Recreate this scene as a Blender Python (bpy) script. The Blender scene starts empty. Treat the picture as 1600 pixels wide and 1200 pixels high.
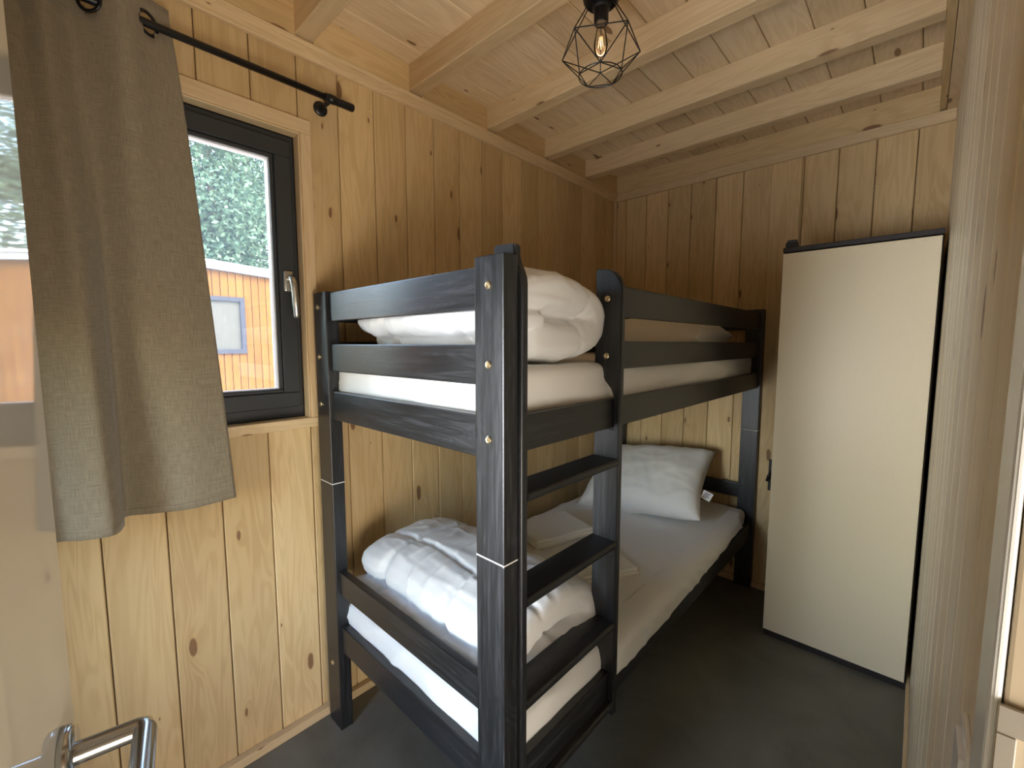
import bpy, bmesh, math, random
from mathutils import Vector, Matrix, noise
random.seed(7)
D = bpy.data
SC = bpy.context.scene
COL = SC.collection

# ------------------------------------------------------------------ camera
F_PX = 685.0
CAM = Vector((1.572, 0.0, 1.39))
cd = D.cameras.new('camera'); cam = D.objects.new('camera', cd); COL.objects.link(cam)
cd.sensor_width = 36; cd.lens = F_PX / 1600 * 36; cd.clip_start = 0.01; cd.clip_end = 200
cam.location = CAM
cam.rotation_euler = (math.radians(90 - 5.255), 0, math.radians(42.88))
SC.camera = cam

# ------------------------------------------------------------------ world, sun, fill lights, exposure
SC.view_settings.view_transform = 'Standard'
SC.view_settings.look = 'None'
SC.view_settings.gamma = 1
SC.view_settings.use_curve_mapping = False
SC.view_settings.exposure = 0.50
W = D.worlds.new('world'); SC.world = W; W.use_nodes = True
nt = W.node_tree; nt.nodes.clear()
wo = nt.nodes.new('ShaderNodeOutputWorld'); bg = nt.nodes.new('ShaderNodeBackground')
sky = nt.nodes.new('ShaderNodeTexSky'); sky.sky_type = 'NISHITA'; sky.sun_disc = False
sky.sun_elevation = math.radians(48); sky.sun_rotation = math.radians(75); sky.air_density = 1.3; sky.dust_density = 2.0
bg.inputs[1].default_value = 2.8
nt.links.new(sky.outputs[0], bg.inputs[0]); nt.links.new(bg.outputs[0], wo.inputs[0])
sl = D.lights.new('sun', 'SUN'); sl.energy = 3.0; sl.angle = math.radians(1.5); sl.color = (1, .93, .82)
sun = D.objects.new('sun', sl); COL.objects.link(sun)
sun.rotation_euler = Vector((-0.62, 0.30, -0.72)).to_track_quat('-Z', 'Y').to_euler()
# added corridor fill, low and tilted up, standing in for sunlit floor bounce
al = D.lights.new('corridor_fill', 'AREA'); al.shape = 'RECTANGLE'; al.size = 1.3; al.size_y = 1.1
al.energy = 52; al.color = (1, .90, .76)
ao = D.objects.new('corridor_fill', al); COL.objects.link(ao)
ao.location = (2.55, -0.25, .32); ao.rotation_euler = Vector((-1, 0.15, 0.75)).to_track_quat('-Z', 'Z').to_euler()
# added fill light at an invented opening in the near wall behind the camera
al2 = D.lights.new('near_wall_fill', 'AREA'); al2.shape = 'RECTANGLE'; al2.size = .44; al2.size_y = .92
al2.energy = 9; al2.color = (.92, .96, 1); al2.spread = math.radians(84)
ao2 = D.objects.new('near_wall_fill', al2); COL.objects.link(ao2)
ao2.location = (.69, -.60, 1.0); ao2.rotation_euler = Vector((.38, 1, .20)).to_track_quat('-Z', 'Z').to_euler()
SC.cycles.max_bounces = 10; SC.cycles.diffuse_bounces = 6; SC.cycles.transparent_max_bounces = 12

# ------------------------------------------------------------------ material helpers
class NB:
    def __init__(s, name):
        s.m = D.materials.new(name); s.m.use_nodes = True; s.t = s.m.node_tree; s.t.nodes.clear()
        s.out = s.n('ShaderNodeOutputMaterial'); s.p = s.n('ShaderNodeBsdfPrincipled'); s.l(s.p.outputs[0], s.out.inputs[0])
    def n(s, k, **kw):
        x = s.t.nodes.new(k)
        for a, b in kw.items(): setattr(x, a, b)
        return x
    def l(s, a, b): s.t.links.new(a, b)
    def setv(s, sock, v):
        if hasattr(v, 'links') or isinstance(v, bpy.types.NodeSocket): s.l(v, sock)
        else: sock.default_value = v
    def math(s, op, a, b=0.0, c=0.0, clamp=False):
        x = s.n('ShaderNodeMath', operation=op, use_clamp=clamp)
        s.setv(x.inputs[0], a); s.setv(x.inputs[1], b); s.setv(x.inputs[2], c); return x.outputs[0]
    def comb(s, a, b, c):
        x = s.n('ShaderNodeCombineXYZ')
        for i, v in enumerate((a, b, c)): s.setv(x.inputs[i], v)
        return x.outputs[0]
    def noise(s, vec, scale, detail=3, rough=.55, dist=0):
        x = s.n('ShaderNodeTexNoise'); s.l(vec, x.inputs['Vector']); x.inputs['Scale'].default_value = scale
        x.inputs['Detail'].default_value = detail; x.inputs['Roughness'].default_value = rough; x.inputs['Distortion'].default_value = dist
        return x.outputs[0]
    def ramp(s, v, stops):
        x = s.n('ShaderNodeValToRGB'); e = x.color_ramp.elements
        while len(e) < len(stops): e.new(.5)
        for i, (p, c) in enumerate(stops):
            e[i].position = p; e[i].color = (c if len(c) == 4 else (*c, 1)) if hasattr(c, '__len__') else (c, c, c, 1)
        s.l(v, x.inputs[0]); return x.outputs[0]
    def mix(s, f, a, b, mode='MIX'):
        x = s.n('ShaderNodeMix', data_type='RGBA', blend_type=mode)
        s.setv(x.inputs[0], f)
        for i, v in ((6, a), (7, b)):
            if isinstance(v, tuple): v = (*v[:3], 1)
            s.setv(x.inputs[i], v)
        return x.outputs[2]
    def bump(s, h, strength=.3, dist=.002):
        x = s.n('ShaderNodeBump'); x.inputs['Strength'].default_value = strength; x.inputs['Distance'].default_value = dist
        s.l(h, x.inputs['Height']); s.l(x.outputs[0], s.p.inputs['Normal'])

def simple(name, col, rough=.5, metal=0, spec=.5, coat=0):
    b = NB(name); p = b.p
    p.inputs['Base Color'].default_value = (*col, 1); p.inputs['Roughness'].default_value = rough
    p.inputs['Metallic'].default_value = metal; p.inputs['Specular IOR Level'].default_value = spec
    p.inputs['Coat Weight'].default_value = coat
    return b.m

def wood(name, axis, base=(.655, .475, .245), dark=(.47, .30, .13), knot=(.17, .08, .035), rough=.6, knots=True, stain=.35):
    b = NB(name); tc = b.n('ShaderNodeTexCoord'); oi = b.n('ShaderNodeObjectInfo')
    sp = b.n('ShaderNodeSeparateXYZ'); b.l(tc.outputs['Object'], sp.inputs[0])
    r = oi.outputs['Random']
    ax = 'XYZ'.index(axis); o = [i for i in range(3) if i != ax]
    u = b.math('ADD', sp.outputs[o[0]], sp.outputs[o[1]]); v = sp.outputs[ax]
    u2 = b.math('ADD', u, b.math('MULTIPLY', r, 17.0)); v2 = b.math('ADD', v, b.math('MULTIPLY', r, 41.0))
    # knots
    kv = b.comb(b.math('MULTIPLY', u2, 6.0), b.math('MULTIPLY', v2, 2.1), 0.0)
    wob = b.noise(b.comb(u2, v2, r), 22, 2)
    vo = b.n('ShaderNodeTexVoronoi', voronoi_dimensions='2D'); b.l(kv, vo.inputs['Vector']); vo.inputs['Scale'].default_value = 1.0
    vo.inputs['Randomness'].default_value = .9
    dist = b.math('ADD', vo.outputs['Distance'], b.math('MULTIPLY', b.math('SUBTRACT', wob, .5), .05))
    sc_ = b.n('ShaderNodeSeparateColor'); b.l(vo.outputs['Color'], sc_.inputs[0])
    size = b.math('MULTIPLY_ADD', sc_.outputs[0], .10, -.015)     # some cells have no knot
    kn = b.math('SUBTRACT', 1.0, b.math('DIVIDE', dist, b.math('MAXIMUM', size, .004)), clamp=True)
    halo = b.math('SUBTRACT', 1.0, b.math('DIVIDE', dist, b.math('MULTIPLY', b.math('MAXIMUM', size, .004), 3.4)), clamp=True)
    # grain, bent around the knots
    ub = b.math('ADD', u2, b.math('MULTIPLY', halo, .035))
    g = b.noise(b.comb(b.math('MULTIPLY', ub, 1.0), b.math('MULTIPLY', v2, .045), r), 55, 3, .6, .4)
    g2 = b.noise(b.comb(b.math('MULTIPLY', ub, 1.0), b.math('MULTIPLY', v2, .10), r), 13, 2, .5, .8)
    rings = b.math('SINE', b.math('MULTIPLY', g2, 60.0))
    gr = b.math('MULTIPLY_ADD', rings, .16, g)
    colr = b.ramp(gr, [(.34, dark), (.62, base)])
    colr = b.mix(.42, base, colr)
    # limed, smudgy lighter patches
    sm = b.ramp(b.noise(b.comb(u2, b.math('MULTIPLY', v2, .4), r), 5.5, 4), [(.42, 0.0), (.66, 1.0)])
    colr = b.mix(b.math('MULTIPLY', sm, stain), colr, (.67, .53, .31))
    tone = b.math('MULTIPLY_ADD', r, .24, .86)
    colr = b.mix(1.0, colr, b.comb(tone, b.math('POWER', tone, 1.15), b.math('POWER', tone, 1.35)), 'MULTIPLY')
    if knots:
        colr = b.mix(b.math('MULTIPLY', b.math('POWER', halo, 1.6), .45), colr, dark)
        colr = b.mix(b.math('MULTIPLY', b.ramp(kn, [(.0, 0.0), (.25, 1.0)]), .85), colr, knot)
    b.l(colr, b.p.inputs['Base Color']); b.p.inputs['Roughness'].default_value = rough
    b.p.inputs['Specular IOR Level'].default_value = .35
    b.bump(g, .25, .0015)
    return b.m

def black_wood(name, axis):
    b = NB(name); tc = b.n('ShaderNodeTexCoord'); oi = b.n('ShaderNodeObjectInfo')
    sp = b.n('ShaderNodeSeparateXYZ'); b.l(tc.outputs['Object'], sp.inputs[0]); r = oi.outputs['Random']
    ax = 'XYZ'.index(axis); o = [i for i in range(3) if i != ax]
    u = b.math('ADD', b.math('ADD', sp.outputs[o[0]], sp.outputs[o[1]]), b.math('MULTIPLY', r, 9.0)); v = b.math('ADD', sp.outputs[ax], b.math('MULTIPLY', r, 23.0))
    g = b.noise(b.comb(u, b.math('MULTIPLY', v, .05), r), 90, 3, .6, .5)
    g2 = b.math('SINE', b.math('MULTIPLY', b.noise(b.comb(u, b.math('MULTIPLY', v, .13), r), 14, 2, .5, 1.0), 110.0))
    h = b.math('MULTIPLY_ADD', g2, .07, g)
    c = b.ramp(h, [(.32, (.008, .0085, .0095)), (.55, (.014, .015, .017)), (.78, (.035, .037, .042))])
    b.l(c, b.p.inputs['Base Color'])
    b.l(b.ramp(h, [(.3, .34), (.8, .44)]), b.p.inputs['Roughness'])
    b.p.inputs['Specular IOR Level'].default_value = .6
    b.bump(h, .22, .0008)
    return b.m

def cloth(name, col, rough=.8, scale=900, bump=.15, weave=False, transl=0.0):
    b = NB(name); tc = b.n('ShaderNodeTexCoord'); c = tc.outputs['Object']
    big = b.noise(c, 6, 3)
    colr = b.mix(b.math('MULTIPLY', big, .12), col, tuple(x * .88 for x in col))
    if weave:
        mp = b.n('ShaderNodeMapping'); b.l(tc.outputs['UV'], mp.inputs[0])
        sp = b.n('ShaderNodeSeparateXYZ'); b.l(mp.outputs[0], sp.inputs[0])
        a = b.noise(b.comb(b.math('MULTIPLY', sp.outputs[0], 1.0), b.math('MULTIPLY', sp.outputs[1], .06), 0.0), 480, 2)
        d = b.noise(b.comb(b.math('MULTIPLY', sp.outputs[0], .06), b.math('MULTIPLY', sp.outputs[1], 1.0), 3.0), 480, 2)
        h = b.math('ADD', a, d)
        colr = b.mix(b.ramp(h, [(.75, 0.0), (1.0, .0), (1.0, 1.0)]) if False else b.math('SUBTRACT', b.math('MULTIPLY', h, 2.2), 1.75, clamp=True), tuple(x * .80 for x in col), tuple(min(1, x * 1.13) for x in col))
        b.bump(h, .5, .0008)
    else:
        b.bump(b.noise(c, scale, 2), bump, .0005)
    b.l(colr, b.p.inputs['Base Color']); b.p.inputs['Roughness'].default_value = rough
    b.p.inputs['Specular IOR Level'].default_value = .2
    b.p.inputs['Sheen Weight'].default_value = .25
    if transl:
        tr = b.n('ShaderNodeBsdfTranslucent'); b.l(colr, tr.inputs[0]); mx = b.n('ShaderNodeMixShader'); mx.inputs[0].default_value = transl
        b.l(b.p.outputs[0], mx.inputs[1]); b.l(tr.outputs[0], mx.inputs[2]); b.l(mx.outputs[0], b.out.inputs[0])
    return b.m

def glass(name, refl=1.45, tint=(1, 1, 1)):
    b = NB(name); t = b.n('ShaderNodeBsdfTransparent'); t.inputs[0].default_value = (*tint, 1)
    g = b.n('ShaderNodeBsdfGlossy'); g.inputs['Roughness'].default_value = .02
    fr = b.n('ShaderNodeFresnel'); fr.inputs[0].default_value = refl
    mx = b.n('ShaderNodeMixShader'); b.l(fr.outputs[0], mx.inputs[0]); b.l(t.outputs[0], mx.inputs[1]); b.l(g.outputs[0], mx.inputs[2])
    b.l(mx.outputs[0], b.out.inputs[0]); return b.m

M = {}
for a in 'XYZ':
    M['wood' + a] = wood('pale_spruce_' + a, a)
    M['beam' + a] = wood('planed_beam_' + a, a, base=(.68, .51, .305), dark=(.52, .355, .18))
    M['black' + a] = black_wood('black_stained_' + a, a)
M['daylit'] = wood('daylit_wall_board', 'Z', base=(.80, .71, .55), dark=(.64, .52, .36), stain=.5, rough=.42)  # spruce lightened and glossed to stand in for daylight sheen on the right wall
M['ceil'] = wood('pale_ceiling_board', 'Y', base=(.76, .60, .39), dark=(.60, .43, .24), stain=.2)
M['larch'] = wood('orange_larch', 'Z', base=(.108, .047, .008), dark=(.06, .021, .004), knot=(.12, .03, .01), stain=.0)
M['larch'].node_tree.nodes['Principled BSDF'].inputs['Specular IOR Level'].default_value = .02; M['larch'].node_tree.nodes['Principled BSDF'].inputs['Roughness'].default_value = .9
M['backing'] = simple('dark_backing', (.10, .055, .025), .9)
M['anthracite'] = simple('anthracite_frame', (.030, .034, .038), .42)
M['seal'] = simple('daylit_seal', (.80, .82, .85), .3)  # white stands in for daylight caught on the glazing reveal
M['glass'] = glass('window_glass')
_t = M['glass'].node_tree; _o = [n for n in _t.nodes if n.type == 'OUTPUT_MATERIAL'][0]; _s = _o.inputs[0].links[0].from_socket
_d = _t.nodes.new('ShaderNodeBsdfTranslucent'); _d.inputs[0].default_value = (.85, .92, 1, 1); _m = _t.nodes.new('ShaderNodeMixShader'); _m.inputs[0].default_value = .032   # haze over the view, mixed into the pane
_t.links.new(_s, _m.inputs[1]); _t.links.new(_d.outputs[0], _m.inputs[2]); _t.links.new(_m.outputs[0], _o.inputs[0])
M['bulb'] = glass('bulb_glass', 1.2, (1, .97, .92))
M['steel'] = simple('brushed_steel', (.55, .56, .57), .22, 1)
M['nickel'] = simple('satin_nickel', (.62, .60, .56), .32, 1)
M['brass'] = simple('pale_brass', (.80, .68, .45), .3, 1)
M['black'] = simple('matt_black_metal', (.006, .006, .007), .38)
M['blackfr'] = simple('dark_brown_black_edge', (.016, .011, .010), .5)
M['door'] = simple('white_lacquered_door', (.72, .70, .62), .035, spec=.9)
M['white'] = simple('white_paint', (.86, .90, .92), .25)
M['beige'] = simple('beige_jamb', (.50, .42, .30), .5)
M['plastic'] = simple('white_plastic', (.85, .87, .9), .25)
M['sheet'] = cloth('white_sheet', (.80, .79, .77))
M['duvet'] = cloth('white_duvet', (.80, .80, .80), .6)
M['towel'] = cloth('white_towel', (.80, .77, .70), .9, 500, .5)
M['pillow'] = cloth('white_pillow', (.80, .77, .72))
M['linen'] = cloth('beige_linen', (.31, .262, .185), .9, weave=True, transl=.12)
M['label'] = simple('care_label', (.8, .8, .78), .6)
M['ink'] = simple('label_ink', (.08, .08, .08), .6)
M['roof'] = simple('roof_metal', (.13, .135, .145), .4)
M['roofedge'] = simple('pale_roof_edge', (.36, .38, .40), .4)
M['greyframe'] = simple('grey_frame', (.022, .023, .029), .8, spec=.05)
M['bark'] = simple('bark', (.10, .075, .05), .9)
M['cabin_pane'] = simple('cabin_pane', (.045, .044, .036), .6, spec=.05)
b = NB('filament'); b.p.inputs['Emission Color'].default_value = (1, .45, .12, 1); b.p.inputs['Emission Strength'].default_value = 1.1; M['filament'] = b.m
b = NB('melamine'); tc = b.n('ShaderNodeTexCoord')
b.l(b.mix(b.noise(tc.outputs['Object'], 160, 2), (.72, .62, .43), (.765, .66, .465)), b.p.inputs['Base Color'])
b.p.inputs['Roughness'].default_value = .42; b.bump(b.noise(tc.outputs['Object'], 400, 2), .15, .0005); M['melamine'] = b.m
b = NB('dark_vinyl'); tc = b.n('ShaderNodeTexCoord')
n1 = b.noise(tc.outputs['Object'], 3.2, 5, .6, .6); n2 = b.noise(tc.outputs['Object'], 120, 3)
cc = b.mix(b.ramp(n1, [(.34, 0.0), (.70, 1.0)]), (.085, .081, .060), (.175, .168, .135))
cc = b.mix(b.math('MULTIPLY', n2, .35), cc, (.18, .175, .15)); b.l(cc, b.p.inputs['Base Color'])
b.l(b.ramp(n1, [(.3, .38), (.7, .6)]), b.p.inputs['Roughness']); b.bump(n2, .2, .0008); M['floor'] = b.m
b = NB('grass'); tc = b.n('ShaderNodeTexCoord')
b.l(b.mix(b.noise(tc.outputs['Object'], 7, 5), (.02, .045, .015), (.06, .10, .03)), b.p.inputs['Base Color']); b.p.inputs['Roughness'].default_value = .9; M['grass'] = b.m
for i, (c1, c2) in enumerate((((.025, .058, .034), (.095, .145, .088)), ((.020, .050, .038), (.07, .125, .092)), ((.032, .062, .03), (.12, .15, .072)))):
    b = NB('leaf_%d' % i); tc = b.n('ShaderNodeTexCoord'); gm = b.n('ShaderNodeNewGeometry')
    col = b.mix(gm.outputs['Random Per Island'], c1, c2); b.l(col, b.p.inputs['Base Color']); b.p.inputs['Roughness'].default_value = .6; b.p.inputs['Specular IOR Level'].default_value = .15
    tr = b.n('ShaderNodeBsdfTranslucent'); b.l(col, tr.inputs[0]); mx = b.n('ShaderNodeMixShader'); mx.inputs[0].default_value = .35
    b.l(b.p.outputs[0], mx.inputs[1]); b.l(tr.outputs[0], mx.inputs[2]); b.l(mx.outputs[0], b.out.inputs[0]); M['leaf%d' % i] = b.m

# ------------------------------------------------------------------ object helpers
def link(o, parent=None):
    COL.objects.link(o)
    if parent is not None: o.parent = parent
    return o
def obj(name, me, mat=None, parent=None, loc=None, smooth=False):
    if mat is not None and not me.materials: me.materials.append(M[mat] if isinstance(mat, str) else mat)
    if smooth: me.polygons.foreach_set('use_smooth', [True] * len(me.polygons))
    o = D.objects.new(name, me); link(o, parent)
    if loc is not None: o.location = loc
    return o
def tag(o, label, cat, group=None, kind=None):
    if label: o['label'] = label
    if cat: o['category'] = cat
    if group: o['group'] = group
    if kind: o['kind'] = kind
    return o
def empty(name, loc=(0, 0, 0), rz=0):
    o = D.objects.new(name, None); o.empty_display_size = .05; link(o); o.location = loc; o.rotation_euler.z = rz; return o
def struct(o): o['kind'] = 'structure'; return o

def bm_box(bm, lo, hi, bev=0.0, seg=1):
    lo, hi = Vector(lo), Vector(hi); c = (lo + hi) / 2; s = hi - lo
    r = bmesh.ops.create_cube(bm, size=1.0, matrix=Matrix.Translation(c) @ Matrix.Diagonal((*s, 1)))
    if bev:
        es = list({e for v in r['verts'] for e in v.link_edges})
        bmesh.ops.bevel(bm, geom=es, offset=bev, segments=seg, affect='EDGES', profile=.6)
def boxes(lst, bev=0.0, seg=1):
    bm = bmesh.new()
    for lo, hi in lst: bm_box(bm, lo, hi, bev, seg)
    me = D.meshes.new('m'); bm.to_mesh(me); bm.free(); return me
def part(name, lo, hi, mat, parent=None, bev=0.0, seg=1, smooth=False):
    """box given in world coordinates, origin at its centre"""
    lo, hi = Vector(lo), Vector(hi); c = (lo + hi) / 2
    me = boxes([(lo - c, hi - c)], bev, seg)
    o = obj(name, me, mat, None, None, smooth)
    if parent is not None:
        o.parent = parent; o.location = c - parent_world(parent)
    else: o.location = c
    return o
def parent_world(p):
    v = Vector((0, 0, 0))
    while p is not None: v += p.location; p = p.parent
    return v
_pk = {}
def plank(a, b, depth_axis, sgn, name, parent, mat, ch=.0028):
    """board with chamfered long edges; a,b = lo/hi corners; face towards sgn along depth axis; grain = its longest axis"""
    lo, hi = Vector(a), Vector(b); c = (lo + hi) / 2; s = hi - lo
    key = (tuple(round(x, 4) for x in s), depth_axis, sgn, mat)
    if key not in _pk:
        da = depth_axis; others = [i for i in range(3) if i != da]
        ga = max(others, key=lambda i: s[i]); ua = [i for i in others if i != ga][0]
        hu, hd, hg = s[ua] / 2, s[da] / 2, s[ga] / 2
        prof = [(-hu, -hd), (hu, -hd), (hu, hd - ch), (hu - ch, hd), (-hu + ch, hd), (-hu, hd - ch)]
        vs = []
        for g in (-hg, hg):
            for u, d in prof:
                v = [0, 0, 0]; v[ua] = u; v[da] = d * sgn; v[ga] = g; vs.append(v)
        n = 6; fs = [list(range(n)), list(range(n, 2 * n))] + [[i, (i + 1) % n, n + (i + 1) % n, n + i] for i in range(n)]
        me = D.meshes.new('plank'); me.from_pydata(vs, [], fs)
        bm = bmesh.new(); bm.from_mesh(me); bmesh.ops.recalc_face_normals(bm, faces=bm.faces); bm.to_mesh(me); bm.free()
        me.materials.append(M[mat]); _pk[key] = me
    o = D.objects.new(name, _pk[key]); link(o, parent); o.location = c - (parent_world(parent) if parent else Vector()); return o
def tube_me(pts, r, n=8, closed=False, caps=True, bm=None):
    own = bm is None
    if own: bm = bmesh.new()
    pts = [Vector(p) for p in pts]; rr = r if hasattr(r, '__len__') else [r] * len(pts)
    rings = []; up = None
    N = len(pts)
    for i, p in enumerate(pts):
        if closed: t = (pts[(i + 1) % N] - pts[i - 1])
        else: t = pts[min(i + 1, N - 1)] - pts[max(i - 1, 0)]
        t.normalize()
        if up is None:
            up = Vector((0, 0, 1)) if abs(t.z) < .9 else Vector((1, 0, 0))
        x = t.cross(up).normalized(); y = x.cross(t).normalized(); up = y
        rings.append([bm.verts.new(p + (x * math.cos(k * 2 * math.pi / n) + y * math.sin(k * 2 * math.pi / n)) * rr[i]) for k in range(n)])
    for i in range(N if closed else N - 1):
        A, B = rings[i], rings[(i + 1) % N]
        for k in range(n): bm.faces.new((A[k], A[(k + 1) % n], B[(k + 1) % n], B[k]))
    if caps and not closed: bm.faces.new(rings[0][::-1]); bm.faces.new(rings[-1])
    if own:
        bmesh.ops.recalc_face_normals(bm, faces=bm.faces)
        me = D.meshes.new('tube'); bm.to_mesh(me); bm.free(); return me
def lathe(prof, n=32, axis='Z'):
    vs = []; fs = []
    for r, z in prof:
        for k in range(n):
            a = 2 * math.pi * k / n; v = (r * math.cos(a), r * math.sin(a), z)
            if axis == 'Y': v = (v[0], -v[2], v[1])
            if axis == 'X': v = (v[2], v[0], v[1])
            vs.append(v)
    for i in range(len(prof) - 1):
        for k in range(n): fs.append((i * n + k, i * n + (k + 1) % n, (i + 1) * n + (k + 1) % n, (i + 1) * n + k))
    me = D.meshes.new('lathe'); me.from_pydata(vs, [], fs)
    bm = bmesh.new(); bm.from_mesh(me); bmesh.ops.remove_doubles(bm, verts=bm.verts, dist=1e-6); bmesh.ops.recalc_face_normals(bm, faces=bm.faces); bm.to_mesh(me); bm.free()
    return me
def prism(poly, axis, lo, hi, bev=0.0, seg=2):
    """extrude polygon; axis 'Y': poly in (x,z)"""
    bm = bmesh.new()
    def mk(p, d): return {'X': (d, p[0], p[1]), 'Y': (p[0], d, p[1]), 'Z': (p[0], p[1], d)}[axis]
    A = [bm.verts.new(mk(p, lo)) for p in poly]; B = [bm.verts.new(mk(p, hi)) for p in poly]
    f1 = bm.faces.new(A[::-1]); f2 = bm.faces.new(B); n = len(poly)
    for i in range(n): bm.faces.new((A[i], A[(i + 1) % n], B[(i + 1) % n], B[i]))
    bmesh.ops.recalc_face_normals(bm, faces=bm.faces)
    if bev: bmesh.ops.bevel(bm, geom=list(f1.edges) + list(f2.edges), offset=bev, segments=seg, affect='EDGES')
    me = D.meshes.new('prism'); bm.to_mesh(me); bm.free(); return me
def auto_smooth(o, ang=40):
    o.data.polygons.foreach_set('use_smooth', [True] * len(o.data.polygons))
    try: o.data.set_sharp_from_angle(angle=math.radians(ang))
    except Exception: pass
    return o
def spline(pts, n):
    """Catmull-Rom through pts -> n samples"""
    P = [Vector(p) for p in pts]; P = [P[0] * 2 - P[1]] + P + [P[-1] * 2 - P[-2]]
    out = []; S = len(P) - 3
    for i in range(n):
        t = i / (n - 1) * S; k = min(int(t), S - 1); t -= k; a, b_, c, d = P[k:k + 4]
        out.append(.5 * ((2 * b_) + (c - a) * t + (2 * a - 5 * b_ + 4 * c - d) * t * t + (3 * b_ - a - 3 * c + d) * t ** 3))
    return out

# ================================================================== ROOM SHELL
WX, RX, FY, NY = 0.0, 1.625, 2.72, -0.50        # left wall face, right wall face, far wall face, near wall face
ZT, ZB, ZC = 2.335, 2.393, 2.49                 # top of wall boards, underside of beams, ceiling boards
fl = struct(part('floor', (-.2, -1.6, -.12), (3.2, 2.95, 0), 'floor'))
ce = struct(part('ceiling', (-.2, -1.6, 2.508), (3.2, 2.95, 2.72), 'backing'))
# --- ceiling boards
x = -.03
while x < RX + .1:
    plank((x + .0012, NY, ZC), (x + .14 - .0012, FY + .02, ZC + .018), 2, -1, 'plank', ce, 'ceil'); x += .14
# --- beams, blocking
for k, y in enumerate((-.225, .205, .635, 1.072, 1.500, 1.930, 2.325)):
    part('beam', (-.02, y, ZB), (1.568, y + .060, ZC + .001), 'beamX', ce, .003)
ys = [NY] + [v for y in (-.225, .205, .635, 1.072, 1.500, 1.930, 2.325) for v in (y, y + .06)] + [2.70]
for i in range(0, len(ys), 2):
    plank((.0, ys[i], ZB - .01), (.02, ys[i + 1], ZC), 0, 1, 'blocking', ce, 'woodY')
plank((1.568, NY, ZB), (1.59, FY, ZC), 0, -1, 'blocking', ce, 'woodY')
plank((1.592, NY, ZB - .012), (RX, FY, ZC), 0, -1, 'blocking', ce, 'beamY')
plank((.0, 2.70, ZB - .01), (1.57, 2.72, ZC), 1, -1, 'blocking', ce, 'woodX')
# --- left wall with window opening
WY0, WY1, WZ0, WZ1 = -.36, .640, 1.125, 2.090
wl = struct(obj('wall_left', boxes([((-.20, -1.6, 0), (-.018, WY0, 2.508)), ((-.20, WY1, 0), (-.018, 2.95, 2.508)),
     ((-.20, WY0, 0), (-.018, WY1, WZ0)), ((-.20, WY0, WZ1), (-.018, WY1, 2.508))]), 'backing'))
ks = [.0795 + .1406 * k for k in range(-5, 20)]
for y in ks:
    y0, y1 = max(y, NY - .02) + .0014, min(y + .1406, FY + .02) - .0014
    if y1 - y0 < .02: continue
    if y1 <= .645 and y0 > WY0 - .03:
        plank((-.018, y0, 0), (0, y1, WZ0 - .004), 0, 1, 'plank', wl, 'woodZ')
        plank((-.018, y0, WZ1 + .004), (0, y1, ZT + .03), 0, 1, 'plank', wl, 'woodZ')
    elif y0 <= WY0 - .03 and y1 > WY0:
        plank((-.018, y0, 0), (0, y1, WZ0 - .004), 0, 1, 'plank', wl, 'woodZ')
        plank((-.018, y0, WZ1 + .004), (0, y1, ZT + .03), 0, 1, 'plank', wl, 'woodZ')
        plank((-.018, y0, WZ0 - .001), (0, WY0 - .002, WZ1 + .001), 0, 1, 'plank', wl, 'woodZ')
    else:
        plank((-.018, y0, 0), (0, y1, ZT + .03), 0, 1, 'plank', wl, 'woodZ')
# --- far wall
wf = struct(part('wall_far', (-.2, FY + .018, 0), (3.2, FY + .17, 2.508), 'backing'))
x = .084 - .1425
while x < RX + .05:
    plank((max(x, .0) + .0014, FY, 0), (min(x + .1425, RX + .05) - .0014, FY + .018, ZT + .03), 1, -1, 'plank', wf, 'woodZ'); x += .1425
# --- right wall (doorway next to the camera)
DY0, DY1 = -.125, .425
wr = struct(obj('wall_right', boxes([((RX + .018, DY1 + .02, 0), (RX + .12, 2.95, 2.508)), ((RX + .018, -1.6, 0), (RX + .12, DY0 - .02, 2.508)),
     ((RX + .018, DY0 - .02, 2.06), (RX + .12, DY1 + .02, 2.508))]), 'backing'))
y = .606 - .14 * 8
while y < FY:
    y0, y1 = y + .0014, min(y + .14, FY + .01) - .0014
    if y0 > .46 : plank((RX, y0, 0), (RX + .018, y1, ZB), 0, -1, 'plank', wr, 'daylit')
    elif y1 > DY1 + .05: plank((RX, .4855, 0), (RX + .018, y1, ZB), 0, -1, 'plank', wr, 'daylit'); plank((RX, y0, 2.11), (RX + .018, .487, ZB), 0, -1, 'plank', wr, 'daylit')
    elif y1 > DY0 - .05: plank((RX, y0, 2.11), (RX + .018, y1, ZB), 0, -1, 'plank', wr, 'daylit')
    elif y0 > NY - .1: plank((RX, y0, 0), (RX + .018, y1, ZB), 0, -1, 'plank', wr, 'daylit')
    y += .14
# --- near wall, behind the camera
NX0, NX1, NZ0, NZ1 = .40, .96, .50, 1.50  # unseen window opening, invented for the near wall fill light
wn = struct(obj('wall_near', boxes([((-.2, NY - .17, 0), (NX0, NY - .018, 2.508)), ((NX1, NY - .17, 0), (RX + .02, NY - .018, 2.508)),
     ((NX0, NY - .17, 0), (NX1, NY - .018, NZ0)), ((NX0, NY - .17, NZ1), (NX1, NY - .018, 2.508))]), 'backing'))
w2 = struct(obj('added_window', boxes([((NX0 - .04, NY, NZ0 - .04), (NX0 + .02, NY + .016, NZ1 + .04)), ((NX1 - .02, NY, NZ0 - .04), (NX1 + .04, NY + .016, NZ1 + .04)),
     ((NX0 + .02, NY, NZ0 - .04), (NX1 - .02, NY + .016, NZ0 + .02)), ((NX0 + .02, NY, NZ1 - .02), (NX1 - .02, NY + .016, NZ1 + .04))]), 'beamX'))  # frame of the added, unseen window
x = .02
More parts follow.
